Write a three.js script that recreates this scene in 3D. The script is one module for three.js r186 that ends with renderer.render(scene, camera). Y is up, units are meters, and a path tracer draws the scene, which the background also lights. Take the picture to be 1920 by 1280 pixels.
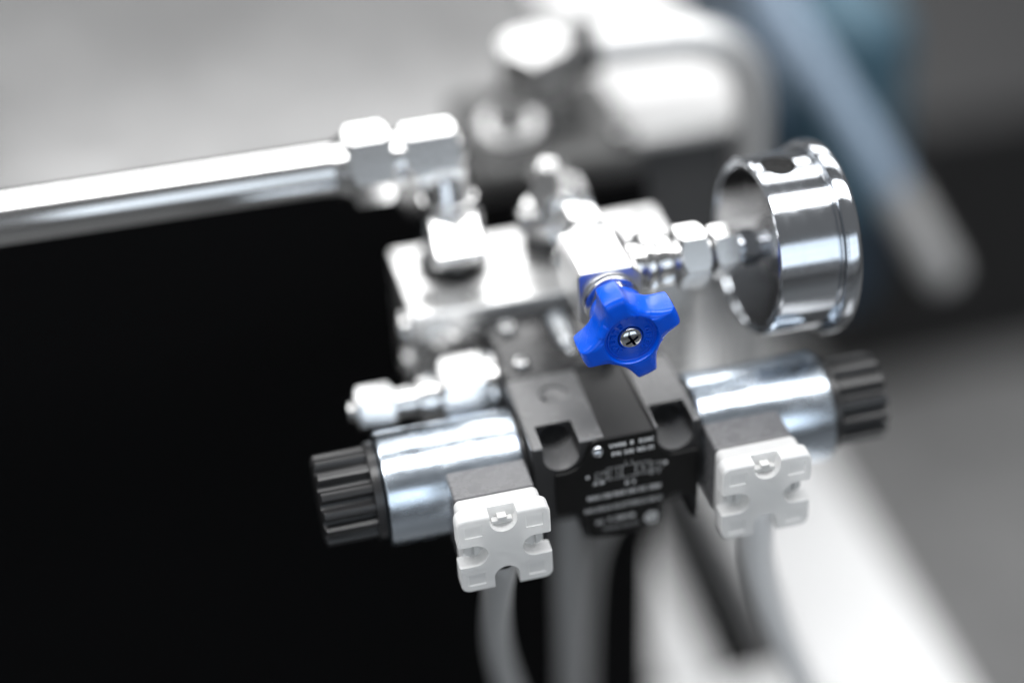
import * as THREE from 'three';
import { RoundedBoxGeometry } from 'three/addons/geometries/RoundedBoxGeometry.js';
import { TextGeometry } from 'three/addons/geometries/TextGeometry.js';
import { FontLoader } from 'three/addons/loaders/FontLoader.js';
import { RectAreaLightUniformsLib } from 'three/addons/lights/RectAreaLightUniformsLib.js';
import { mergeGeometries, mergeVertices, toCreasedNormals } from 'three/addons/utils/BufferGeometryUtils.js';
import { ImprovedNoise } from 'three/addons/math/ImprovedNoise.js';
import { Brush, Evaluator, SUBTRACTION, INTERSECTION, ADDITION } from 'three-bvh-csg';

// ------------------------------------------------------------------ camera, surroundings, lamps, exposure
const W = 1024, H = 682, S = 0.001;                 // geometry is written in millimetres
const scene = new THREE.Scene();
scene.background = new THREE.Color().setRGB(0.125, 0.127, 0.13);
const camera = new THREE.PerspectiveCamera(22.62, W / H, 0.05, 12);
{
  const r = new THREE.Vector3(0.97184, -0.05268, 0.22967), u = new THREE.Vector3(0.1763, 0.80925, -0.56039), n = new THREE.Vector3(-0.15634, 0.5851, 0.79575);
  camera.matrixAutoUpdate = true;
  camera.quaternion.setFromRotationMatrix(new THREE.Matrix4().makeBasis(r, u, n));
  camera.position.set(-0.1156, 0.3732, 0.4383);
  camera.updateProjectionMatrix(); camera.updateMatrixWorld(true);
}
camera.focus = 0.5432;
camera.userData.fStop = camera.getFocalLength() / 41;   // 41 mm wide aperture
const renderer = new THREE.WebGLRenderer({ antialias: true });
renderer.setSize(W, H);
renderer.toneMapping = THREE.LinearToneMapping;
renderer.toneMappingExposure = 1.4;
renderer.shadowMap.enabled = true;
RectAreaLightUniformsLib.init();

const LAMPS = [ // x, y, z, width, depth, radiance, what tells it apart
  [0.5, 1.45, -2.42, 2.1, 1.15, 3.3, 'wide white ceiling light panel farthest behind the machine'],
  [0.0, 1.45, -1.02, 3.0, 0.60, 2.5, 'narrow white ceiling light strip above the tank lid'],
  [0.0, 1.45, 0.14, 3.0, 0.46, 6.4, 'bright white ceiling light strip directly above the valves'],
];
const FILL_PANELS = [ // x, y, z, width, height, radiance: added front fill panels, unseen behind the photographer
  [-1.05, 0.62, 2.1, 1.55, 1.1, 0.85, 'added fill light panel, unseen behind the photographer, on the left'],
  [0.85, 0.62, 2.1, 1.55, 1.1, 0.85, 'added fill light panel, unseen behind the photographer, on the right'],
];

// ------------------------------------------------------------------ helpers
const V = (x, y, z) => new THREE.Vector3(x, y, z);
let seed = 7;
const rnd = () => { seed = (seed * 1664525 + 1013904223) >>> 0; return seed / 4294967296; };
const noise = new ImprovedNoise();
const fbm = (x, y, z, o = 4) => { let a = 0, s = 0.5, f = 1; for (let i = 0; i < o; i++) { a += s * noise.noise(x * f, y * f, z + i * 7.3); s *= 0.5; f *= 2.03; } return a; };
const counts = {};
const numbered = (n) => { const k = counts[n] = (counts[n] ?? -1) + 1; return k ? `${n}_${String(k).padStart(3, '0')}` : n; };
function thing(name, label, category, [x, y, z] = [0, 0, 0], group) {
  const o = new THREE.Group(); o.name = numbered(name); o.position.set(x * S, y * S, z * S);
  o.userData = { label, category }; if (group) o.userData.group = group;
  o.base = V(x, y, z); scene.add(o); return o;
}
// part: geometry in world millimetres, stored relative to the thing's base
function part(name, geoms, mat, parent, label) {
  let g = Array.isArray(geoms) ? mergeGeometries(geoms.map((q) => { q = q.index ? q.toNonIndexed() : q; for (const k of Object.keys(q.attributes)) if (!['position', 'normal', 'uv'].includes(k)) q.deleteAttribute(k); return q; })) : geoms;
  g = g.clone();
  const b = parent.base; g.translate(-b.x, -b.y, -b.z); g.scale(S, S, S);
  const m = new THREE.Mesh(g, mat); m.name = name; m.castShadow = m.receiveShadow = true; m.base = b;
  if (label) m.userData.label = label;
  parent.add(m); return m;
}
function struct(name, geom, mat) {
  const m = new THREE.Mesh(geom.clone().scale(S, S, S), mat); m.name = name; m.userData.kind = 'structure'; m.castShadow = m.receiveShadow = true; scene.add(m); return m;
}
const UP = V(0, 1, 0);
function aim(g, o, axis, spin = 0) { // geometry built along +y, moved to o, pointing along axis
  const q = new THREE.Quaternion().setFromUnitVectors(UP, axis.clone().normalize());
  g = g.clone(); if (spin) g.rotateY(spin);
  g.applyQuaternion(q); g.translate(o.x, o.y, o.z); return g;
}
const lat = (pts, seg = 64) => toCreasedNormals(new THREE.LatheGeometry(pts.map(([r, h]) => new THREE.Vector2(Math.max(r, 0.0001), h)), seg), 0.5);
const crease = (pts, seg) => toCreasedNormals(new THREE.LatheGeometry(pts.map(([r, h]) => new THREE.Vector2(Math.max(r, 0.0001), h)), seg), 0.62);
const rod = (r, h0, h1, c = 0.4, seg = 64) => lat([[0, h0], [r - c, h0], [r - c * .3, h0 + c * .3], [r, h0 + c], [r, h1 - c], [r - c * .3, h1 - c * .3], [r - c, h1], [0, h1]], seg);
const rbox = (x0, x1, y0, y1, z0, z1, r = 0.6, s = 3) => { const g = new RoundedBoxGeometry(x1 - x0, y1 - y0, z1 - z0, s, r); g.translate((x0 + x1) / 2, (y0 + y1) / 2, (z0 + z1) / 2); return g; };
const box = (x0, x1, y0, y1, z0, z1) => { const g = new THREE.BoxGeometry(x1 - x0, y1 - y0, z1 - z0); g.translate((x0 + x1) / 2, (y0 + y1) / 2, (z0 + z1) / 2); return g; };
const evaluator = new Evaluator(); evaluator.useGroups = false;
const brush = (g) => { g = g.clone(); for (const k of Object.keys(g.attributes)) if (!['position', 'normal', 'uv'].includes(k)) g.deleteAttribute(k); g.clearGroups(); const b = new Brush(g); b.updateMatrixWorld(true); return b; };
function csg(a, op, ...bs) { let r = brush(a); for (const b of bs) { r = evaluator.evaluate(r, brush(b), op); r.updateMatrixWorld(true); } return r.geometry; }
function hexNut(af, h0, h1, ch = 1.2) { // hexagon with turned chamfers, along +y
  const R = af / Math.sqrt(3), s = new THREE.Shape();
  for (let i = 0; i < 6; i++) { const a = i * Math.PI / 3; s[i ? 'lineTo' : 'moveTo'](R * Math.cos(a), R * Math.sin(a)); }
  const g = new THREE.ExtrudeGeometry(s, { depth: h1 - h0, bevelEnabled: true, bevelSize: 0.25, bevelThickness: 0.25, bevelOffset: -0.25, bevelSegments: 1 });
  g.rotateX(-Math.PI / 2); g.translate(0, h0, 0);
  const ri = af / 2 - 0.2;
  const c = lat([[0, h0 - .26], [ri, h0 - .26], [R + .3, h0 + ch], [R + .3, h1 - ch], [ri, h1 + .26], [0, h1 + .26]], 96);
  return csg(g, INTERSECTION, c);
}
function extr(shape, depth, bevel = 0.4, seg = 2, curve = 12) {
  return new THREE.ExtrudeGeometry(shape, { depth: depth - 2 * bevel, bevelEnabled: bevel > 0, bevelSize: bevel, bevelOffset: -bevel, bevelThickness: bevel, bevelSegments: seg, curveSegments: curve }).translate(0, 0, bevel);
}
function tubeAlong(pts, r, seg = 120, rad = 32) { return new THREE.TubeGeometry(new THREE.CatmullRomCurve3(pts.map((p) => V(...p)), false, 'catmullrom', 0.5), seg, r, rad, false); }
function polyTube(pts, r, bend) { // straight runs joined by round bends
  const path = new THREE.CurvePath(); const P = pts.map((p) => V(...p)); let last = P[0];
  for (let i = 1; i < P.length - 1; i++) {
    const a = P[i].clone().add(P[i - 1].clone().sub(P[i]).setLength(bend)), b = P[i].clone().add(P[i + 1].clone().sub(P[i]).setLength(bend));
    path.add(new THREE.LineCurve3(last, a)); path.add(new THREE.QuadraticBezierCurve3(a, P[i].clone(), b)); last = b;
  }
  path.add(new THREE.LineCurve3(last, P[P.length - 1]));
  return new THREE.TubeGeometry(path, 160, r, 40, false);
}

// ------------------------------------------------------------------ textures and materials
function dataTex(n, f, srgb = false, rep = 1) {
  const d = new Uint8Array(n * n * 4);
  for (let y = 0; y < n; y++) for (let x = 0; x < n; x++) { const c = f(x / n, y / n), i = (y * n + x) * 4; const a = Array.isArray(c) ? c : [c, c, c]; for (let k = 0; k < 3; k++) d[i + k] = Math.max(0, Math.min(255, a[k] * 255)); d[i + 3] = 255; }
  const t = new THREE.DataTexture(d, n, n); t.wrapS = t.wrapT = THREE.RepeatWrapping; t.magFilter = THREE.LinearFilter; t.minFilter = THREE.LinearMipmapLinearFilter; t.generateMipmaps = true;
  if (srgb) t.colorSpace = THREE.SRGBColorSpace; t.repeat.set(rep, rep); t.needsUpdate = true; return t;
}
const smudge = dataTex(256, (u, v) => { const a = fbm(u * 6, v * 6, 1.3), b = fbm(u * 40, v * 40, 4.1, 3); return 0.55 + a * 0.55 + b * 0.35; });
const grain = dataTex(256, (u, v) => 0.5 + 0.5 * fbm(u * 90, v * 90, 2.2, 3) + 0.2 * (rnd() - 0.5));
const brushed = dataTex(256, (u, v) => 0.5 + 0.32 * fbm(u * 3, v * 120, 5.7, 4) + 0.14 * (rnd() - 0.5));
const speck = dataTex(512, (u, v) => { const a = rnd(); return 0.45 + 0.3 * fbm(u * 70, v * 70, 9.1, 3) + (a > 0.985 ? 0.35 : 0) - (a < 0.01 ? 0.3 : 0); });
const std = (rgb, rough, metal, more = {}) => { const m = new THREE.MeshPhysicalMaterial({ roughness: rough, metalness: metal, ...more }); m.color.setRGB(...rgb); return m; };
const M = {
  chrome: std([0.6, 0.63, 0.67], 0.2, 1, { roughnessMap: smudge, bumpMap: brushed, bumpScale: 0.000006 }),
  mirror: std([0.6, 0.6, 0.61], 0.2, 1, { roughnessMap: smudge }),
  steel: std([0.76, 0.76, 0.76], 0.34, 1, { roughnessMap: smudge, bumpMap: grain, bumpScale: 0.00001 }),
  tube: std([0.66, 0.66, 0.66], 0.26, 1, { roughnessMap: smudge }),
  zinc: std([0.68, 0.76, 0.85], 0.42, 1, { roughnessMap: smudge, bumpMap: brushed, bumpScale: 0.00002 }),
  zincPlain: std([0.55, 0.57, 0.59], 0.5, 1, { roughnessMap: smudge }),
  alu: std([0.68, 0.68, 0.68], 0.55, 0.85, { roughnessMap: smudge, bumpMap: brushed, bumpScale: 0.00002 }),
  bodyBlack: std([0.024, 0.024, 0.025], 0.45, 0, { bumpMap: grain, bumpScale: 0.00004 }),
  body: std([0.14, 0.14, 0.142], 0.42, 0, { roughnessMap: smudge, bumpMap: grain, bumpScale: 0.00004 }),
  black: std([0.009, 0.009, 0.0095], 0.45, 0, { bumpMap: grain, bumpScale: 0.00003 }),
  blackPlastic: std([0.022, 0.022, 0.023], 0.3, 0, { bumpMap: grain, bumpScale: 0.00002 }),
  panel: std([0.003, 0.003, 0.0033], 0.75, 0, { specularIntensity: 0.12, bumpMap: grain, bumpScale: 0.0001 }),
  knob: std([0.0, 0.084, 0.68], 0.36, 0, { specularIntensity: 0.7, bumpMap: speck, bumpScale: 0.00005, roughnessMap: smudge }),
  nylon: std([0.97, 0.97, 0.965], 0.65, 0, { transmission: 0.55, thickness: 0, ior: 1.5 }),
  nylonDark: std([0.62, 0.62, 0.61], 0.5, 0),
  screw: std([0.72, 0.72, 0.72], 0.3, 1, { roughnessMap: smudge }),
  rubber: std([0.006, 0.006, 0.006], 0.5, 0, { specularIntensity: 0.35, bumpMap: speck, bumpScale: 0.0003 }),
  whitePaint: std([0.76, 0.76, 0.76], 0.5, 0),
  lid: std([0.155, 0.155, 0.155], 0.3, 0, { roughnessMap: smudge }),
  lidWhite: std([0.5, 0.5, 0.5], 0.5, 0),
  cabinetTop: std([0.02, 0.02, 0.021], 0.6, 0),
  darkGrey: std([0.07, 0.07, 0.072], 0.6, 0),
  cast: std([0.09, 0.09, 0.09], 0.55, 0.3, { bumpMap: grain, bumpScale: 0.0002 }),
  cableGrey: std([0.42, 0.42, 0.42], 0.55, 0),
  cableWhite: std([0.94, 0.94, 0.94], 0.5, 0),
  hose: std([0.24, 0.24, 0.24], 0.5, 0),
  blue: std([0.045, 0.1, 0.14], 0.6, 0),
  paleBlue: std([0.28, 0.36, 0.46], 0.5, 0),
  grip: std([0.28, 0.28, 0.28], 0.6, 0),
  baseGrey: std([0.13, 0.13, 0.135], 0.5, 0, { roughnessMap: smudge, bumpMap: grain, bumpScale: 0.00003 }),
  pipePaint: std([0.72, 0.72, 0.72], 0.45, 0.8),
  navy: std([0.02, 0.045, 0.075], 0.6, 0),
  satin: std([0.72, 0.72, 0.72], 0.55, 1, { roughnessMap: smudge, bumpMap: grain, bumpScale: 0.00002 }),
  module: std([0.03, 0.03, 0.031], 0.45, 0, { roughnessMap: smudge, bumpMap: grain, bumpScale: 0.00004 }),
  galv: std([0.85, 0.85, 0.85], 0.6, 0.85, { roughnessMap: smudge }),
  dial: std([0.8, 0.8, 0.8], 0.6, 0),
  glass: std([1, 1, 1], 0.02, 0, { transmission: 1, thickness: 0, ior: 1.5 }),
};
const lampGlow = new THREE.MeshStandardMaterial({ color: 0xffffff, emissive: 0xffffff, emissiveIntensity: 1 });
const panelGlow = new THREE.MeshStandardMaterial({ color: 0xffffff, emissive: new THREE.Color().setRGB(0.76, 0.88, 1), emissiveIntensity: 0.2 });
const lampFrame = std([0.7, 0.7, 0.7], 0.5, 0);

for (const [x, y, z, w, d, L, label] of LAMPS) {
  const t = thing('ceiling_light', label, 'ceiling light', [x * 1e3, y * 1e3, z * 1e3], 'ceiling light panels over the machine');
  const X = x * 1e3, Y = y * 1e3, Z = z * 1e3, w2 = w * 500, d2 = d * 500;
  part('diffuser', box(X - w2, X + w2, Y, Y + 10, Z - d2, Z + d2), lampGlow, t);
  part('frame', [box(X - w2 - 20, X - w2, Y - 4, Y + 30, Z - d2 - 20, Z + d2 + 20), box(X + w2, X + w2 + 20, Y - 4, Y + 30, Z - d2 - 20, Z + d2 + 20), box(X - w2, X + w2, Y - 4, Y + 30, Z - d2 - 20, Z - d2), box(X - w2, X + w2, Y - 4, Y + 30, Z + d2, Z + d2 + 20)], lampFrame, t);
  const l = new THREE.RectAreaLight(0xffffff, L, w, d); l.position.set(x, y - 0.006, z); l.lookAt(x, y - 1, z); l.name = 'ceiling_light_source';
  scene.add(l);
}

for (const [x, y, z, w, h, L, label] of FILL_PANELS) {
  const t = thing('fill_panel', label, 'light panel', [x * 1e3, -800, z * 1e3], 'added fill panels behind the photographer');
  const X = x * 1e3, Y = y * 1e3, Z = z * 1e3, w2 = w * 500, h2 = h * 500;
  part('diffuser', box(X - w2, X + w2, Y - h2, Y + h2, Z, Z + 10), panelGlow, t);
  part('frame', [box(X - w2 - 20, X - w2, Y - h2 - 20, Y + h2 + 20, Z - 4, Z + 30), box(X + w2, X + w2 + 20, Y - h2 - 20, Y + h2 + 20, Z - 4, Z + 30), box(X - w2, X + w2, Y + h2, Y + h2 + 20, Z - 4, Z + 30), box(X - w2, X + w2, Y - h2 - 20, Y - h2, Z - 4, Z + 30)], lampFrame, t);
  part('bar', [box(X - 18, X + 18, Y - h2, Y + h2, Z - 40, Z - 15), box(X - w2, X + w2, Y - h2 * .33 - 14, Y - h2 * .33 + 14, Z - 39, Z - 16), box(X - w2, X + w2, Y + h2 * .33 - 14, Y + h2 * .33 + 14, Z - 39, Z - 16)], lampFrame, t);
  part('leg', box(X - 20, X + 20, -800, Y - h2 - 20.5, Z, Z + 30), lampFrame, t);
  const l = new THREE.RectAreaLight(new THREE.Color().setRGB(0.76, 0.88, 1), L, w, h); l.position.set(x, y, z - 0.006); l.lookAt(x, y, z - 1); l.name = 'fill_panel_source';
  scene.add(l);
}

// ------------------------------------------------------------------ setting: floor
const floorTex = dataTex(512, (u, v) => { const a = 0.5 + 0.22 * fbm(u * 5, v * 5, 3.3) + 0.12 * fbm(u * 60, v * 60, 8.8, 3); return [a, a, a]; }, true, 3);
const floorM = std([0.72, 0.72, 0.72], 0.55, 0, { map: floorTex });
{ const g = new THREE.PlaneGeometry(9000, 9000); g.rotateX(-Math.PI / 2); g.translate(0, -800, -1200); struct('floor', g, floorM); }

// ------------------------------------------------------------------ large structure: tank, panel, frame, cabinet
{
  const t = thing('oil_tank', 'large pale grey steel tank behind the valves carrying the pump', 'tank', [-200, -800, -500]);
  part('lid', rbox(-900, 62, -16, 0, -1250, -186, 3), M.lid, t);
  part('lid_plate', rbox(64, 132, -2, 3, -700, -197, 1.5), M.lidWhite, t, 'bright white end plate of the tank lid under the bent pipe');
  part('wall', [box(-880, 54, -800, -17, -1230, -192), box(60.5, 128, -82, -2.2, -690, -203)], M.darkGrey, t);
  const bolts = [];
  for (const [x, z] of [[-700, -210], [-420, -210], [44, -230]]) bolts.push(aim(hexNut(13, 0, 6, .8), V(x, 0.2, z), UP));
  for (const b of bolts) part('bolt', b, M.zincPlain, t);
}
{
  const t = thing('steel_panel', 'flat black steel panel standing behind the tube and the valve block', 'panel', [-300, -800, -130]);
  const s = new THREE.Shape(); s.moveTo(-800, -790); s.lineTo(57, -790); s.lineTo(57, 21); s.lineTo(-40, 21); s.lineTo(-52, 44); s.lineTo(-800, 44); s.closePath();
  part('sheet', extr(s, 5, 0.6, 2).translate(0, 0, -139), M.panel, t);
  part('foot', box(-780, 50, -800, -790.2, -160, -110), M.panel, t);
}
{
  const t = thing('frame_rail', 'wide white painted frame rail running forward under the right coil', 'frame rail', [200, -800, -300]);
  part('rail', rbox(165, 253, -420, -360, -1100, 310, 5), M.whitePaint, t);
  for (const z of [-1080, 280]) part('leg', rbox(175, 225, -800, -420.2, z - 25, z + 25, 3), M.whitePaint, t);
  const u = thing('frame_rail', 'narrow white painted frame rail beside the black panel, left of the dark gap', 'frame rail', [100, -800, -300]);
  part('rail', rbox(84, 120, -420, -361, -800, -206, 5), M.whitePaint, u);
  part('channel', box(120.5, 164.5, -480, -410, -800, -206), M.panel, u, 'black block for the shade between the two rails');  // black box added as the shade in the gap below the rails
  part('cross_piece', rbox(62, 164.5, -422, -362, -205.5, -60, 5), M.whitePaint, u);
  part('leg', rbox(84, 114, -800, -422.2, -130, -100, 3), M.whitePaint, u);
}
{
  const t = thing('machine_cabinet', 'black machine cabinet with a dark grey top far behind on the right', 'cabinet', [1600, -800, -1600]);
  part('body', rbox(505, 2600, -800, -492, -2300, -960, 10), M.black, t);
  part('top', rbox(500, 2610, -491.8, -474, -2310, -950, 4), M.cabinetTop, t);
  part('door', rbox(900, 1700, -780, -505, -958, -945, 4), M.black, t);
}

// ------------------------------------------------------------------ manifold block
{
  const t = thing('manifold_block', 'bright machined aluminium block under the tube elbow behind the black valve stack', 'manifold block', [0, -25, -92]);
  let g = rbox(-54, 51, -25, 25, -107, -60, 1.2);
  g = csg(g, SUBTRACTION, aim(rod(9.5, -6, 2, .3), V(-32, 25, -91), UP), aim(rod(9, -2.5, 2, .3), V(30, 25, -80), UP), aim(rod(3.2, -12, 2, .3), V(-46, 25, -70), UP), aim(rod(3.2, -12, 2, .3), V(43, 25, -98), UP));
  part('block', g, M.alu, t);
  const plug = (x, y, z, ax, r) => { const a = rod(r, -2, 1.2, .5), b = hexNut(r * .9, 0, 3, .01); return aim(csg(a, SUBTRACTION, b), V(x, y, z), ax); };
  part('plug', plug(-43, 13, -59.5, V(0, 0, 1), 6.5), M.steel, t);
  part('plug', plug(-43, -6, -59.5, V(0, 0, 1), 6.5), M.steel, t);
  part('plug', plug(-54.5, 8, -78, V(-1, 0, 0), 7), M.steel, t);
  part('plug', plug(-54.5, -8, -78, V(-1, 0, 0), 7), M.steel, t);
}

// ------------------------------------------------------------------ steel tube with its elbow fitting
{
  const y = 72, z = -91, X = V(-1, 0, 0);
  const t = thing('elbow_fitting', 'bright steel elbow fitting screwed into the block at the tube end', 'pipe fitting', [-32, 25, z]);
  part('sealing_ring', aim(rod(13.5, -.5, 3, .8), V(-32, 25.2, z), UP), M.rubber, t);
  part('nut', aim(hexNut(21, 3.2, 24, 1.6), V(-32, 25, z), UP, 0.62), M.steel, t, 'upright hexagon of the elbow');
  const el = polyTube([[-32, 48, z], [-32, y, z], [-50, y, z]], 9.2, 12);
  part('elbow', [el, aim(rod(10.4, 24.2, 29, .6), V(-32, 25, z), UP), new THREE.SphereGeometry(9.4, 32, 20).translate(-32, y, z), aim(rod(9, 0, 6, 1.5), V(-32, y, z), V(1, 0, 0))], M.steel, t);
  { const g = new RoundedBoxGeometry(18.5, 9, 19, 4, 2); g.rotateX(0.6); g.translate(-32, 41.5, -80.5); part('forged_face', g, M.steel, t); }
  part('collar', aim(hexNut(21, -6, 13.5, 1.8), V(-33.5, y, z), X, 0.5236), M.steel, t);
  part('thread', aim(rod(10.5, 13.6, 17.8, .4), V(-33.5, y, z), X), M.steel, t);
  const u = thing('hydraulic_tube', 'polished straight steel tube running off to the left edge', 'tube', [-250, y, z]);
  part('pipe', aim(rod(10, 26, 460, .5, 96), V(-33.5, y, z), V(-1, 0.009, -0.006)), M.tube, u);
  part('union_nut', aim(hexNut(25.5, 18, 33.5, 2.2), V(-33.5, y, z), X, 0.5236), M.steel, u);
  part('union_nut_cone', aim(lat([[10.2, 38.5], [12.3, 33.8], [10.2, 33.8]]), V(-33.5, y, z), X), M.steel, u);
}

// ------------------------------------------------------------------ black sandwich module behind the valve
{
  const t = thing('sandwich_module', 'black intermediate valve module between the aluminium block and the solenoid valve', 'valve module', [0, -20, -40]);
  let g = rbox(-28, 28, -22, 19, -59.6, -21.6, 1);
  g = csg(g, SUBTRACTION, box(-7, 2.5, 12, 22, -56, -34), box(12, 30, 14, 22, -50, -30));
  part('body', g, M.module, t);
  part('spindle', [aim(rod(4.2, 0, 20, .8), V(-2.2, 16.6, -55), V(0, 0, 1)), aim(rod(2.8, 20, 24, .5), V(-2.2, 16.6, -55), V(0, 0, 1))], M.zincPlain, t);
  for (const [x, z] of [[-21, -51], [-21, -29]]) part('screw', aim(csg(rod(3.1, 0, 2.2, .9), SUBTRACTION, hexNut(3, .8, 4, .01)), V(x, 19, z), UP), M.screw, t);
  part('lock_nut', aim(hexNut(9, 0, 4, .8), V(7, 19.1, -26), UP, .2), M.zincPlain, t);
  // cartridge on the left side
  const X = V(-1, 0, 0), o = V(-28, 4, -40);
  part('cartridge_nut', aim(hexNut(24, 4, 21, 2), o, X, 0.28), M.steel, t);
  part('cartridge_flange', aim(rod(12.5, 0.2, 4, .6), o, X), M.steel, t);
  part('cartridge_neck', [aim(rod(8, 21.2, 29, .8), o, X), aim(rod(5.5, 29, 38, .4), o, X)], M.steel, t);
  part('cartridge_cap', [aim(hexNut(14.5, 38, 51, 1.6), o, X, 0.35)], M.steel, t);
  part('cartridge_tip', aim(rod(3.5, 51.3, 54, .8), o, X), M.steel, t);
}

// ------------------------------------------------------------------ solenoid valve
function canvasPlate() {
  const w = 1056, h = 1080, c = document.createElement('canvas'); c.width = w; c.height = h; const k = c.getContext('2d');
  k.fillStyle = '#0b0b0b'; k.fillRect(0, 0, w, h);
  const X = (x) => (x + 22) * 24, Y = (y) => (20 - y) * 24;   // millimetres on the plate
  k.fillStyle = k.strokeStyle = '#ffffff';
  const row = (x0, x1, y, size, s, al = 1) => { k.globalAlpha = al; k.font = `bold ${size * 24}px sans-serif`; const m = k.measureText(s).width; k.save(); k.translate(X(x0), Y(y)); k.scale((X(x1) - X(x0)) / m, 1); k.fillText(s, 0, 0); k.restore(); k.globalAlpha = 1; };
  row(-3.2, 2.8, 15.0, 2.3, 'VH06'); row(4.0, 5.4, 15.0, 2.3, 'B'); row(7.0, 12.4, 15.0, 2.3, 'D24C');
  row(-2.4, 1.0, 11.4, 2.3, 'PN'); row(1.8, 5.4, 11.4, 2.3, '320'); row(6.4, 12.4, 11.4, 2.3, 'M5-31');
  // switching symbol
  k.lineWidth = 5; k.globalAlpha = .75;
  for (const x of [-4, 1, 6]) k.strokeRect(X(x) - (x < 0 ? 0 : 0), Y(6.6), 5 * 24, 5 * 24);
  const ln = (...p) => { k.beginPath(); k.moveTo(X(p[0]), Y(p[1])); for (let i = 2; i < p.length; i += 2) k.lineTo(X(p[i]), Y(p[i + 1])); k.stroke(); };
  ln(-2.8, 1.6, -2.8, 6.6); ln(-.6, 6.6, -.6, 1.6); ln(2.5, 8.6, 2.5, 6.6); ln(4.6, 8.6, 4.6, 6.6); ln(2.5, 1.6, 2.5, -.4); ln(4.6, 1.6, 4.6, -.4); ln(7.2, 1.6, 9.8, 6.6); ln(9.8, 1.6, 7.2, 6.6);
  k.strokeRect(X(-8), Y(5.4), 4 * 24, 3 * 24); k.strokeRect(X(11), Y(5.4), 4 * 24, 3 * 24); ln(-8, 2.4, -4.6, 5.4); ln(11.6, 2.4, 15, 5.4);
  k.globalAlpha = 1;
  row(-11.4, -10, 3.8, 2.2, 'a'); row(15.6, 17, 3.8, 2.2, 'b'); row(-9, -5, .4, 1.7, 'A B'); row(10.6, 14.6, .4, 1.7, 'P T', .7); row(2, 6, -2.0, 1.7, 'P T');
  row(-11.2, 14.6, -6.0, 2.5, 'MAX 320 BAR 24V DC 30W', .9); row(-12.4, 15, -11.4, 2.5, 'VALVOLA ELETTRICA 06-D', .8);
  row(-8.4, -5.6, -17.2, 2.3, '03', .8); row(-4.4, 5.4, -16.8, 2.3, '1-2018', .9); row(-6, 7, -20.4, 1.8, 'MADE IN EU', .6);
  k.beginPath(); k.arc(X(11.3), Y(-18.6), 2.6 * 24, 0, 7); k.globalAlpha = .75; k.fill(); k.globalAlpha = 1; k.fillStyle = '#0b0b0b'; k.font = 'bold 62px sans-serif'; k.fillText('CE', X(9.6), Y(-19.6));
  const t = new THREE.CanvasTexture(c); t.colorSpace = THREE.SRGBColorSpace; return t;
}
const valve = thing('solenoid_valve', 'black hydraulic solenoid valve with two shiny coils below the blue knob', 'solenoid valve', [0, -24, 0]);
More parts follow.
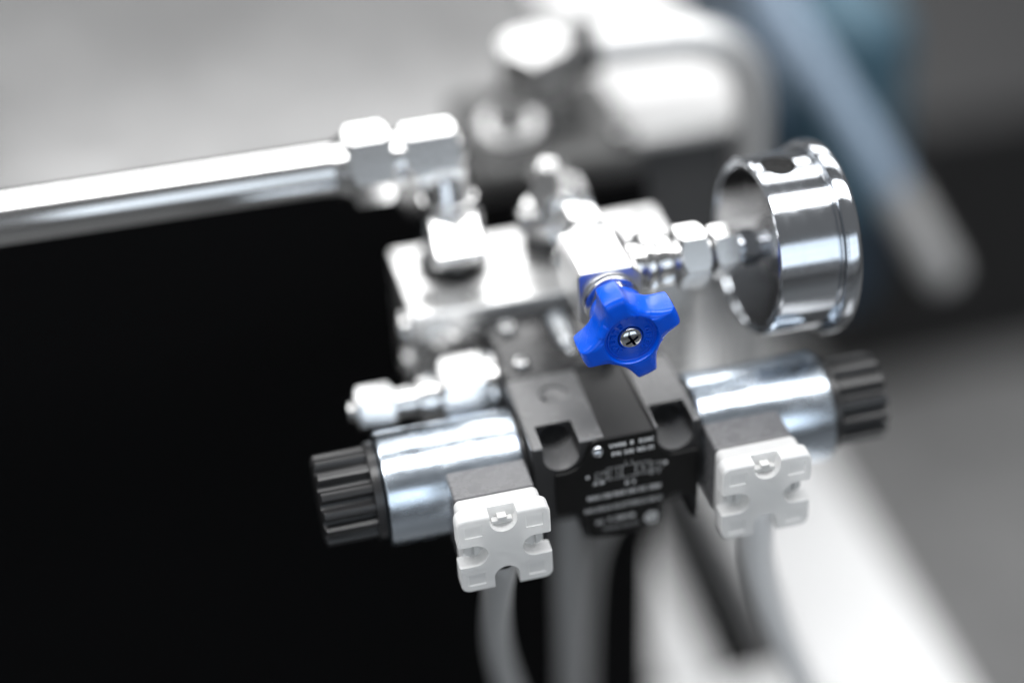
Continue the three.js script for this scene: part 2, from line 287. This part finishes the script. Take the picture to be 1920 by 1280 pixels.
{
  let g = csg(rbox(-29, 29, -20, 19.5, -21, 6.2, 1.2), ADDITION, rbox(-29, 29, -24, 19.5, -6, 18, 1.2));
  const u = (x, y, up) => { const s = new THREE.Shape(), r = 6.2, e = up ? 12 : -16; s.absarc(x, y, r, 0, Math.PI * 2); return [new THREE.ExtrudeGeometry(s, { depth: 13, bevelEnabled: false, curveSegments: 20 }).translate(0, 0, 6.4), box(x - r, x + r, Math.min(y, y + e), Math.max(y, y + e), 6.4, 19.4)]; };
  g = csg(g, SUBTRACTION, ...u(-19, 15, true), ...u(20, 14.6, true), ...u(-18.4, -17, false), ...u(20.8, -17, false), box(-4.6, 13, 17.6, 22, -25, 20), ...[[-19, 14], [20, 13.6]].map(([x, y]) => aim(rod(4.9, -9, 8, .1), V(x, y, 0), V(0, 0, 1))), aim(rod(4.8, -.8, 2, .2), V(-15, 19.5, -9), UP));
  { // light from above put into the colour of upward faces and notch floors
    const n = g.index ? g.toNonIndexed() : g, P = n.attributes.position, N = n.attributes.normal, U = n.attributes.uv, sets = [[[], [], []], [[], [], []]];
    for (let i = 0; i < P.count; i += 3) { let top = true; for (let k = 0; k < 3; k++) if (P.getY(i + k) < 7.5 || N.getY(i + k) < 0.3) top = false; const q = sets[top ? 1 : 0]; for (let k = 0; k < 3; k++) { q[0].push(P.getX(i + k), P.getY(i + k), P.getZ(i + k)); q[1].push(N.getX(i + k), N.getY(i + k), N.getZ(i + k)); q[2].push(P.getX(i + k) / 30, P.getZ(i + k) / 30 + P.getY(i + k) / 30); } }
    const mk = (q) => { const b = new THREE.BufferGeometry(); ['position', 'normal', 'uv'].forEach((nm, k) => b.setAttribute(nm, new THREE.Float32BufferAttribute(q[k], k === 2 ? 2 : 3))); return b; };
    part('body', mk(sets[0]), M.bodyBlack, valve); part('top_lit_face', mk(sets[1]), M.body, valve, 'upward faces of the black body, top light put into their grey');
  }
  for (const [x, y, z] of [[-19, 14, -8.9], [20, 13.6, -8.9], [-18.4, -15.6, 6.3], [20.8, -15.6, 6.3]]) part('screw', aim(csg(rod(4.4, 0, 3.4, .7), SUBTRACTION, hexNut(4, 1.6, 6, .01)), V(x, y, z), V(0, 0, 1)), M.bodyBlack, valve);
  part('recess_strip', rbox(-4.5, 12.9, 17.62, 18.3, -20.8, 17.8, .3), M.black, valve, 'flat black strip filling the middle recess of the top');  // plain black strip laid into the middle recess
  const s = new THREE.Shape();
  s.moveTo(-6, 19.2); s.lineTo(12, 19.2); s.quadraticCurveTo(13.2, 18.8, 13.2, 17); s.bezierCurveTo(13.4, 11, 16, 7.4, 20, 7.4); s.lineTo(28, 7.4); s.lineTo(28, -11); s.quadraticCurveTo(28, -21.8, 28.4, -22); s.lineTo(27.6, -22); s.lineTo(27.6, -17);
  s.absarc(20.8, -17, 7, 0, Math.PI, false); s.lineTo(13.6, -21); s.quadraticCurveTo(13.4, -23.6, 11, -23.6); s.lineTo(-8, -23.6); s.quadraticCurveTo(-10.4, -23.6, -11, -20); s.lineTo(-11.4, -17); s.absarc(-18.4, -17, 7, 0, Math.PI * .62, false);
  s.lineTo(-21.6, -8); s.lineTo(-21.6, 7.8); s.lineTo(-18.5, 7.8); s.bezierCurveTo(-12.6, 7.8, -11.8, 12, -10.4, 16); s.quadraticCurveTo(-9.2, 19.2, -6, 19.2);
  const pg = extr(s, 1.3, .35, 2, 16).translate(0, 0, 17.9), p = pg.attributes.position, uv = pg.attributes.uv;
  for (let i = 0; i < p.count; i++) uv.setXY(i, (p.getX(i) + 22) / 44, (p.getY(i) + 25) / 45);
  const plate = part('nameplate', pg, std([1, 1, 1], 0.4, 0, { map: canvasPlate(), specularIntensity: 0.5 }), valve, 'black nameplate with pale printed lettering and a switching symbol');
  part('rivet', aim(lat([[0, 1.7], [.9, 1.5], [1.7, .9], [2.2, 0], [0, 0]], 32), V(-7.1, 14.4, 19.2), V(0, 0, 1)), M.chrome, plate);
}
for (const sx of [-1, 1]) {
  const X = V(sx, 0, 0), o = V(0, 0, 0), label = sx < 0 ? 'left coil' : 'right coil';
  const coil = part('coil', aim(lat([[0, 30.5], [17.8, 30.5], [18.9, 30.9], [19.3, 31.8], [19.3, 76.4], [18.9, 77.2], [18.2, 77.5], [0, 77.5]], 128), o, X), M.zinc, valve, label);
  part('flange', aim(rod(17.6, 29.2, 30.4, .3), o, X), M.blackPlastic, valve);
  part('terminal_base', rbox(sx * 44 - 13.4, sx * 44 + 13.4, -13.5, 13.2, 8, 27.6, 1), M.baseGrey, valve, sx < 0 ? 'grey base of the left white cover' : 'grey base of the right white cover');
  // fluted black cap
  const N = 14, s = new THREE.Shape();
  for (let i = 0; i < N * 12; i++) { const a = i / (N * 12) * Math.PI * 2, c = Math.cos(a * N), r = 14.0 + 1.5 * Math.tanh(c * 2.6 + .4); s[i ? 'lineTo' : 'moveTo'](r * Math.cos(a), r * Math.sin(a)); }
  let cap = new THREE.ExtrudeGeometry(s, { depth: 19.6, bevelEnabled: false }); cap.rotateX(-Math.PI / 2); cap.translate(0, 79.8, 0);
  cap = toCreasedNormals(csg(cap, INTERSECTION, lat([[0, 79], [17, 79], [17, 96.4], [15.6, 98], [13.6, 98.8], [0, 99.2]], 96)), 0.6);
  part('coil_nut', [aim(cap, o, X, 0.1), aim(rod(16.6, 77.7, 81.2, .8, 96), o, X)], M.blackPlastic, valve, sx < 0 ? 'ribbed black nut on the left coil' : 'ribbed black nut on the right coil');
}

// ------------------------------------------------------------------ white covers on the coils
function makeCover(x, label) {
  const t = thing('connector_cover', label, 'connector cover', [x, 0, 27.8], 'white plastic covers on the coil terminals');
  const c = x, body = rbox(c - 13.9, c + 13.9, -12.4, 13.9, 27.8, 35.4, 2.2, 4);
  const notch = (w, d, side, z0, z1) => { const r = w / 2, s = new THREE.Shape(); s.absarc(0, d - r, r, 0, Math.PI); s.lineTo(-r, -4); s.lineTo(r, -4); s.closePath(); const g = new THREE.ExtrudeGeometry(s, { depth: z1 - z0, bevelEnabled: false, curveSegments: 20 }); g.rotateZ(side * Math.PI / 2); const e = 15.3; g.translate(c + [0, e, 0, -e][side], -.1 + [-e, 0, e, 0][side], z0); return g; };
  part('housing', csg(body, SUBTRACTION, notch(9, 9.5, 0, 27, 37)), M.nylon, t);
  const s = new THREE.Shape(), R = 15.3, q = 3.4;
  s.moveTo(c - R + q, -R - .1); s.lineTo(c + R - q, -R - .1); s.quadraticCurveTo(c + R, -R - .1, c + R, -R + q); s.lineTo(c + R, R - q); s.quadraticCurveTo(c + R, R, c + R - q, R); s.lineTo(c - R + q, R); s.quadraticCurveTo(c - R, R, c - R, R - q); s.lineTo(c - R, -R + q); s.quadraticCurveTo(c - R, -R - .1, c - R + q, -R - .1);
  let f = extr(s, 6, .8, 3, 10).translate(0, 0, 35);
  f = csg(f, SUBTRACTION, notch(8.4, 8.6, 0, 30, 45), notch(8.6, 9.6, 1, 34.2, 45), notch(9, 7, 2, 36.4, 45), notch(8.6, 9.6, 3, 34.2, 45));
  for (const a of [-1, 1]) for (const b of [-1, 1]) f = csg(f, SUBTRACTION, rbox(c + a * 10 - 2.9, c + a * 10 + 2.9, b * 10.2 - 2.4, b * 10.2 + 2.4, 40.6, 43, .3, 2));
  part('face', f, M.nylon, t);
  const term = (px, py) => aim(csg(rod(3, 0, 2.4, .5), SUBTRACTION, box(-.5, .5, 1.4, 4, -4, 4)), V(px, py, 35.3), V(0, 0, 1));
  part('terminal_screw', term(c - 10.2, -.2), M.nylonDark, t); part('terminal_screw', term(c + 10.2, -.2), M.nylonDark, t);
  part('terminal_tab', [rbox(c - 3.4, c + 3.4, 9.6, 11, 36.5, 38.6, .3), rbox(c - 1.5, c + 1.5, 10.9, 12.6, 36.5, 39.2, .3)], M.nylonDark, t);
  return t;
}
makeCover(-44, 'white plastic cover on the left coil, nearest and sharpest of the two');
makeCover(44, 'white plastic cover on the right coil in front of the white rail');
{
  const a = thing('cable', 'dark grey cable hanging down from the left white cover', 'cable', [-44, -16, 33]);
  part('sheath', tubeAlong([[-44, -10, 32], [-44, -18.5, 29], [-43.3, -44, 14], [-41.6, -77.6, -4], [-37.9, -113.6, -22], [-30.9, -158.9, -40], [-24, -200, -56]], 5.4), M.cableGrey, a);
  const b = thing('cable', 'pale cable curving down from the right white cover over the rail', 'cable', [44, -16, 33]);
  part('sheath', tubeAlong([[44, -8, 32], [46, -22, 27], [53, -54, 12], [64.5, -93.3, -4], [79.2, -137.6, -18], [100.6, -197.2, -32]], 6.2), M.cableWhite, b);
  const c = thing('hose', 'straight grey hose going down below the nameplate, left of centre', 'hose', [-4, -20, -60]);
  part('sheath', tubeAlong([[-3, -22, -48], [-3, -60, -48], [-4, -140, -48], [-6, -320, -48]], 6), M.hose, c);
  const d = thing('hose', 'grey hose behind the lower right corner of the valve body', 'hose', [24, -20, -45]);
  part('sheath', tubeAlong([[24, -22, -40], [24, -40, -42], [22, -80, -60], [14, -150, -90], [10, -320, -110]], 5.5), M.hose, d);
}

// ------------------------------------------------------------------ needle valve with blue knob
const KX = 5.8, KY = 55.6;
{
  const t = thing('needle_valve', 'bright steel needle valve with a blue four lobed plastic knob', 'needle valve', [KX, 25, -30]);
  const Z = V(0, 0, 1), at = (z) => V(KX, KY, z);
  // body: square with cut corners
  const s = new THREE.Shape(), h = 11, k = 3.6; s.moveTo(-h + k, -h); s.lineTo(h - k, -h); s.lineTo(h, -h + k); s.lineTo(h, h - k); s.lineTo(h - k, h); s.lineTo(-h + 1, h); s.lineTo(-h, h - 1); s.lineTo(-h, -h + k); s.closePath();
  const bd = extr(s, 27, .6, 2).translate(KX, KY, -34.5);
  part('body', csg(bd, SUBTRACTION, aim(rod(3, -.5, 2, .1), V(KX - .5, KY + 11, -13), UP)), M.satin, t);
  part('gland', [aim(rod(9.4, 0, 2.6, .8), at(-7.4), Z), aim(hexNut(14, 2.6, 6, .9), at(-7.4), Z, .2)], M.steel, t);
  part('stem', aim(lat([[0, 0], [5.6, 0], [5.6, 3], [4.8, 3.4], [4.8, 4.2], [5.6, 4.6], [5.6, 8], [0, 8]], 48), at(-3.4), Z), M.chrome, t);
  // inlet adapter to the rear and down into the block
  const B = V(0, 0, -1);
  part('inlet_nut', aim(hexNut(19, 7, 19, 1.6), at(-34.6), B, .15), M.steel, t);
  part('inlet_flange', [aim(rod(12, .2, 3, .7), at(-34.6), B), aim(rod(7.6, 3, 7, .4), at(-34.6), B)], M.steel, t);
  part('inlet_neck', aim(rod(7.4, 19.2, 27.5, .4), at(-34.6), B), M.steel, t);
  part('union_nut', aim(hexNut(20, 27.6, 43, 2.2), at(-34.6), B, .3), M.steel, t);
  part('inlet_elbow', [polyTube([[KX, KY, -77], [KX, KY, -92], [KX, 36, -92]], 7, 9), new THREE.SphereGeometry(7.8, 32, 20).translate(KX, KY - .5, -90.6)], M.steel, t);
  part('elbow_nut', aim(hexNut(19, 8, 17, 1.4), V(KX, 25, -92), UP, .4), M.steel, t);
  part('elbow_base', aim(rod(11, .2, 8, 1.2), V(KX, 25, -92), UP), M.bodyBlack, t);
  part('bleed_plug', aim(hexNut(9, 0, 7, 1), V(KX - 10.6, KY - 2, -66), V(-1, 0, 0), .2), M.steel, t);
  part('bleed_boss', aim(rod(4, -6, 1, .3), V(KX - 10.6, KY - 2, -66), V(-1, 0, 0)), M.steel, t);
  // knob
  const Dv = 25.2, rv = 14.2, Ro = 16.8;
  const outline = (f) => { let p = ((f - 20 * Math.PI / 180) % (Math.PI / 2) + Math.PI / 2) % (Math.PI / 2); p = Math.abs(p - Math.PI / 4); // angle from the hollow's centre
    const disc = rv * rv - (Dv * Math.sin(p)) ** 2; const c = disc > 0 ? Dv * Math.cos(p) - Math.sqrt(disc) : 40; const kk = 2.6; const hh = Math.max(kk - Math.abs(c - Ro), 0) / kk; return Math.min(c, Ro) - hh * hh * kk * .25; };
  const prof = []; // [mix between circle and outline, inset, z]
  const zb = 5.6, zf = 17.4, dish = 0.5;
  const ring = (r, z) => prof.push(['r', r, z]); const rim = (m, inset, z) => prof.push(['o', m, inset, z]);
  ring(4.25, zf - 3.4); ring(4.25, zf - 1.75); ring(4.5, zf - 1.55); ring(8.35, zf - 1.55); ring(8.6, zf - 1.4); ring(8.72, zf - .45); ring(9.0, zf - .05); ring(9.4, zf);
  rim(.25, 2.9, zf + .02); rim(.6, 2.9, zf - .1); rim(1, 2.9, zf - .3);
  for (let i = 1; i <= 7; i++) { const a = i / 7 * Math.PI / 2; rim(1, 2.9 * (1 - Math.sin(a)), zf - .3 - 2.4 * (1 - Math.cos(a))); }
  rim(1, -.15, (zb + zf) / 2 - 1); rim(1, 0, zb + 1.6);
  for (let i = 1; i <= 4; i++) { const a = i / 4 * Math.PI / 2; rim(1, 1.3 * (1 - Math.cos(a)), zb + 1.6 - 1.6 * Math.sin(a)); }
  rim(.0, 0, zb); ring(9.5, zb - .1); ring(9.5, zb - 1.2); ring(9.3, .2); ring(8.6, -.6); ring(4, -.6);
  const NP = 288, pos = [], idx = [], uvs = [];
  prof.forEach((q, j) => { for (let i = 0; i <= NP; i++) { const f = i / NP * Math.PI * 2, R = outline(f); let r, z; if (q[0] === 'r') { r = q[1]; z = q[2]; } else { r = 9.4 + (R - q[2] - 9.4) * q[1]; if (q[1] === 1) r = R - q[2] * (R < 11.4 ? .62 : 1); r = Math.max(r, 8.9); z = q[3]; } pos.push(KX + r * Math.cos(f), KY + r * Math.sin(f), z); uvs.push((r * Math.cos(f) + z * .5) / 20, (r * Math.sin(f) + z * .7) / 20); } });
  for (let j = 0; j + 1 < prof.length; j++) for (let i = 0; i < NP; i++) { const a = j * (NP + 1) + i, b = a + NP + 1; idx.push(a, b, a + 1, a + 1, b, b + 1); }
  let kg = new THREE.BufferGeometry(); kg.setAttribute('position', new THREE.Float32BufferAttribute(pos, 3)); kg.setAttribute('uv', new THREE.Float32BufferAttribute(uvs, 2)); kg.setIndex(idx);
  kg = toCreasedNormals(kg, 0.7);
  const knob = part('knob', kg, M.knob, t, 'blue plastic knob with four lobes');
  const font = await new FontLoader().loadAsync('fonts/droid/droid_sans_bold.typeface.json');
  const letters = [], deg = Math.PI / 180;
  const word = (str, angs, r) => [...str].forEach((ch, i) => { const g = new TextGeometry(ch, { font, size: 1.85, depth: .42, curveSegments: 4, bevelEnabled: true, bevelSize: .06, bevelThickness: .06, bevelSegments: 1 }); g.computeBoundingBox(); const bb = g.boundingBox; g.translate(-(bb.max.x + bb.min.x) / 2, -(bb.max.y + bb.min.y) / 2, 0); g.rotateZ(angs[i] * deg - Math.PI / 2); g.translate(KX + r * Math.cos(angs[i] * deg), KY + r * Math.sin(angs[i] * deg), zf - 1.58); letters.push(g); });
  word('OPEN', [24, 1, -20, -42], 5.85); word('APERTO', [227, 206, 187, 167, 147, 125], 5.85);
  part('lettering', letters, M.knob, knob, 'raised words OPEN and APERTO');
  const ridge = (a0, a1) => { const pts = []; for (let i = 0; i <= 24; i++) { const a = (a0 + (a1 - a0) * i / 24) * deg; pts.push(V(KX + 7.55 * Math.cos(a), KY + 7.55 * Math.sin(a), zf - 1.5)); } const g = new THREE.TubeGeometry(new THREE.CatmullRomCurve3(pts), 48, .32, 8); const ends = [pts[0], pts[24]].map((p) => new THREE.SphereGeometry(.32, 10, 8).translate(p.x, p.y, p.z)); return [g, ...ends]; };
  part('ridge', [...ridge(47, -66), ...[[99, 7.5], [72, 7.3]].map(([a, r]) => new THREE.SphereGeometry(.36, 12, 8).translate(KX + r * Math.cos(a * deg), KY + r * Math.sin(a * deg), zf - 1.55))], M.knob, knob);
  part('ridge', ridge(118, 236), M.knob, knob);
  // cross recessed screw
  const cross = []; for (let i = 0; i < 2; i++) { const bx = new THREE.BoxGeometry(0.9, 1.6, 4.6); bx.rotateY(i * Math.PI / 2 + .5); bx.translate(0, 1.7, 0); cross.push(bx); }
  const dome = lat([[4.0, -2.5], [4.0, -.4], [3.85, 0], [3.3, .55], [2.4, .98], [1.2, 1.22], [0, 1.3]], 64);
  part('screw', aim(csg(dome, SUBTRACTION, cross[0], cross[1], lat([[1.6, 2], [.2, -.9], [0, -.9], [0, 2]], 8)), V(KX, KY, zf - 1.1), Z), M.chrome, knob);
}

// ------------------------------------------------------------------ gauge and its adapter
const GO = V(4.6, 56.75, -23.05), GA = V(0.99817, -0.04775, -0.03722).normalize();
{
  const t = thing('gauge_adapter', 'row of bright hexagon fittings between the needle valve and the gauge', 'pipe fitting', [28, 53, -28]);
  part('washer', aim(rod(10.4, 15.8, 19.4, .6), GO, GA), M.steel, t);
  part('shank', [aim(rod(7.6, 11, 15.8, .3), GO, GA)], M.steel, t);
  part('collar', [aim(rod(8.8, 20, 26.4, 1), GO, GA), aim(rod(7, 19.2, 28.4, .3), GO, GA)], M.steel, t);
  part('large_nut', aim(hexNut(19, 28.4, 38.6, 1.6), GO, GA, .5236), M.steel, t);
  part('groove', aim(rod(7, 38.4, 40.8, .3), GO, GA), M.bodyBlack, t);
  part('small_nut', aim(hexNut(16, 40.8, 49.2, 1.3), GO, GA, .5236), M.steel, t);
  const g = thing('pressure_gauge', 'round chrome pressure gauge seen from behind on the right', 'pressure gauge', [72, 52, -28]);
  part('connection', [aim(rod(4.8, 49, 57, .4), GO, GA), aim(hexNut(11, 52.2, 57.6, .8), GO, GA, .5)], M.chrome, g);
  const back = part('back_plate', aim(lat([[0, 54.9], [27.4, 54.9], [27.85, 55.2], [27.9, 58.6], [0, 58.6]], 128), GO, GA), M.mirror, g);
  part('case', csg(aim(lat([[27.95, 58.5], [27.95, 55.6], [28.4, 54.7], [29.2, 54.4], [30.2, 54.7], [30.7, 55.6], [30.7, 56.4], [30.7, 66], [30.7, 78], [27.95, 78]], 192), GO, GA), SUBTRACTION, aim(rod(6.0, 0, 40, .3), V(0, 0, 0).copy(GO).addScaledVector(GA, 64), V(0.03, 1, 0))), M.chrome, g);
  part('fill_plug', aim(lat([[0, 29.9], [2.2, 29.9], [2.6, 30.2], [4.6, 30.1], [5.2, 30.4], [5.8, 30.2], [5.95, 29], [0, 26]], 48), V(0, 0, 0).copy(GO).addScaledVector(GA, 64), V(0.03, 1, 0)), M.rubber, g);
  part('bezel', aim(crease([[30.75, 76.2], [32.6, 76.2], [33.2, 76.5], [33.5, 77.1], [33.6, 80.2], [33.5, 81.2], [32.9, 82], [31.8, 82.4], [30.2, 82.2], [29.2, 81.4], [28.9, 80]], 192), GO, GA), M.chrome, g);
  part('bezel_bead', aim(crease([[30.75, 75.2], [31.6, 75.2], [31.9, 75.5], [31.9, 76], [31.6, 76.19], [30.75, 76.19]], 192), GO, GA), M.chrome, g);
  part('dial', aim(lat([[0, 77.4], [28.8, 77.4], [28.8, 77.9], [0, 77.9]], 96), GO, GA), M.dial, g);
  part('window', aim(lat([[0, 80.2], [28.85, 80.2], [28.85, 81], [0, 81]], 96), GO, GA), M.glass, g);
  back.userData.label = 'mirror bright recessed back of the gauge';
}

// ------------------------------------------------------------------ pump and bent pipe behind the block
{
  const t = thing('pump', 'blurred grey cast pump body behind the black panel with bolts', 'pump', [30, 0, -190]);
  part('casting', [rbox(-6, 66, 2, 17, -240, -166, 6, 4), aim(rod(21, 0, 26, 3), V(30, 1, -206), UP)], M.cast, t);
  part('flange', aim(rod(17, 26.2, 30, 1.5), V(30, 1, -206), UP), M.cast, t);
  part('port_ring', aim(lat([[7, 0], [13, 0], [13.6, .6], [13.6, 5.2], [12.6, 6.2], [7, 6.2]]), V(13, 21, -188), V(-.1, 1, .15)), M.galv, t);
  part('port', aim(rod(8, -8, 12, 1.5), V(13, 21, -188), V(-.1, 1, .15)), M.cast, t);
  for (const [x, z] of [[58, -174]]) part('bolt', aim(hexNut(10, 0, 6, 1), V(x, 17.2, z), UP, .3), M.steel, t);
  const p = thing('bent_pipe', 'thick pale grey pipe bending down behind the gauge', 'pipe', [80, 50, -190]);
  part('pipe', polyTube([[44, 46, -206], [125, 46, -200], [125, -180, -196]], 8.6, 40), M.pipePaint, p);
  part('elbow_nut', aim(hexNut(29, 0, 20, 2.4), V(29, 31.2, -207), UP, .3), M.satin, p);
  part('side_nut', aim(hexNut(22, 0, 10, 2), V(45, 46, -206), V(1, 0, 0), .2), M.cast, p);
}

// ------------------------------------------------------------------ far right: lever and blue bin
{
  const t = thing('lever', 'pale blue lever rod with a grey rounded grip slanting down at right', 'lever', [260, -140, -280]);
  const a = V(196, -11, -412), b = V(256, -126, -315), c = V(276, -170, -279), d = b.clone().sub(a);
  part('rod', aim(rod(9.6, 0, d.length(), 4), a, d), M.paleBlue, t);
  const e = c.clone().sub(b);
  part('grip', aim(lat([[0, 0], [10.6, 0], [11, 6], [11, e.length() - 12], [9.6, e.length() - 4], [5.6, e.length()], [0, e.length() + .6]], 48), b, e), M.grip, t);
  const u = thing('bin', 'dull blue rounded plastic bin behind the lever', 'bin', [280, -200, -450]);
  part('shell', rbox(262, 322, -230, -78, -520, -430, 24, 8), M.blue, u);
  const w = thing('crate', 'dark navy crate behind the gauge under the lever', 'crate', [240, -300, -520]);
  part('shell', rbox(222, 330, -330, -150, -640, -480, 14, 6), M.navy, w);
}
renderer.render(scene, camera);
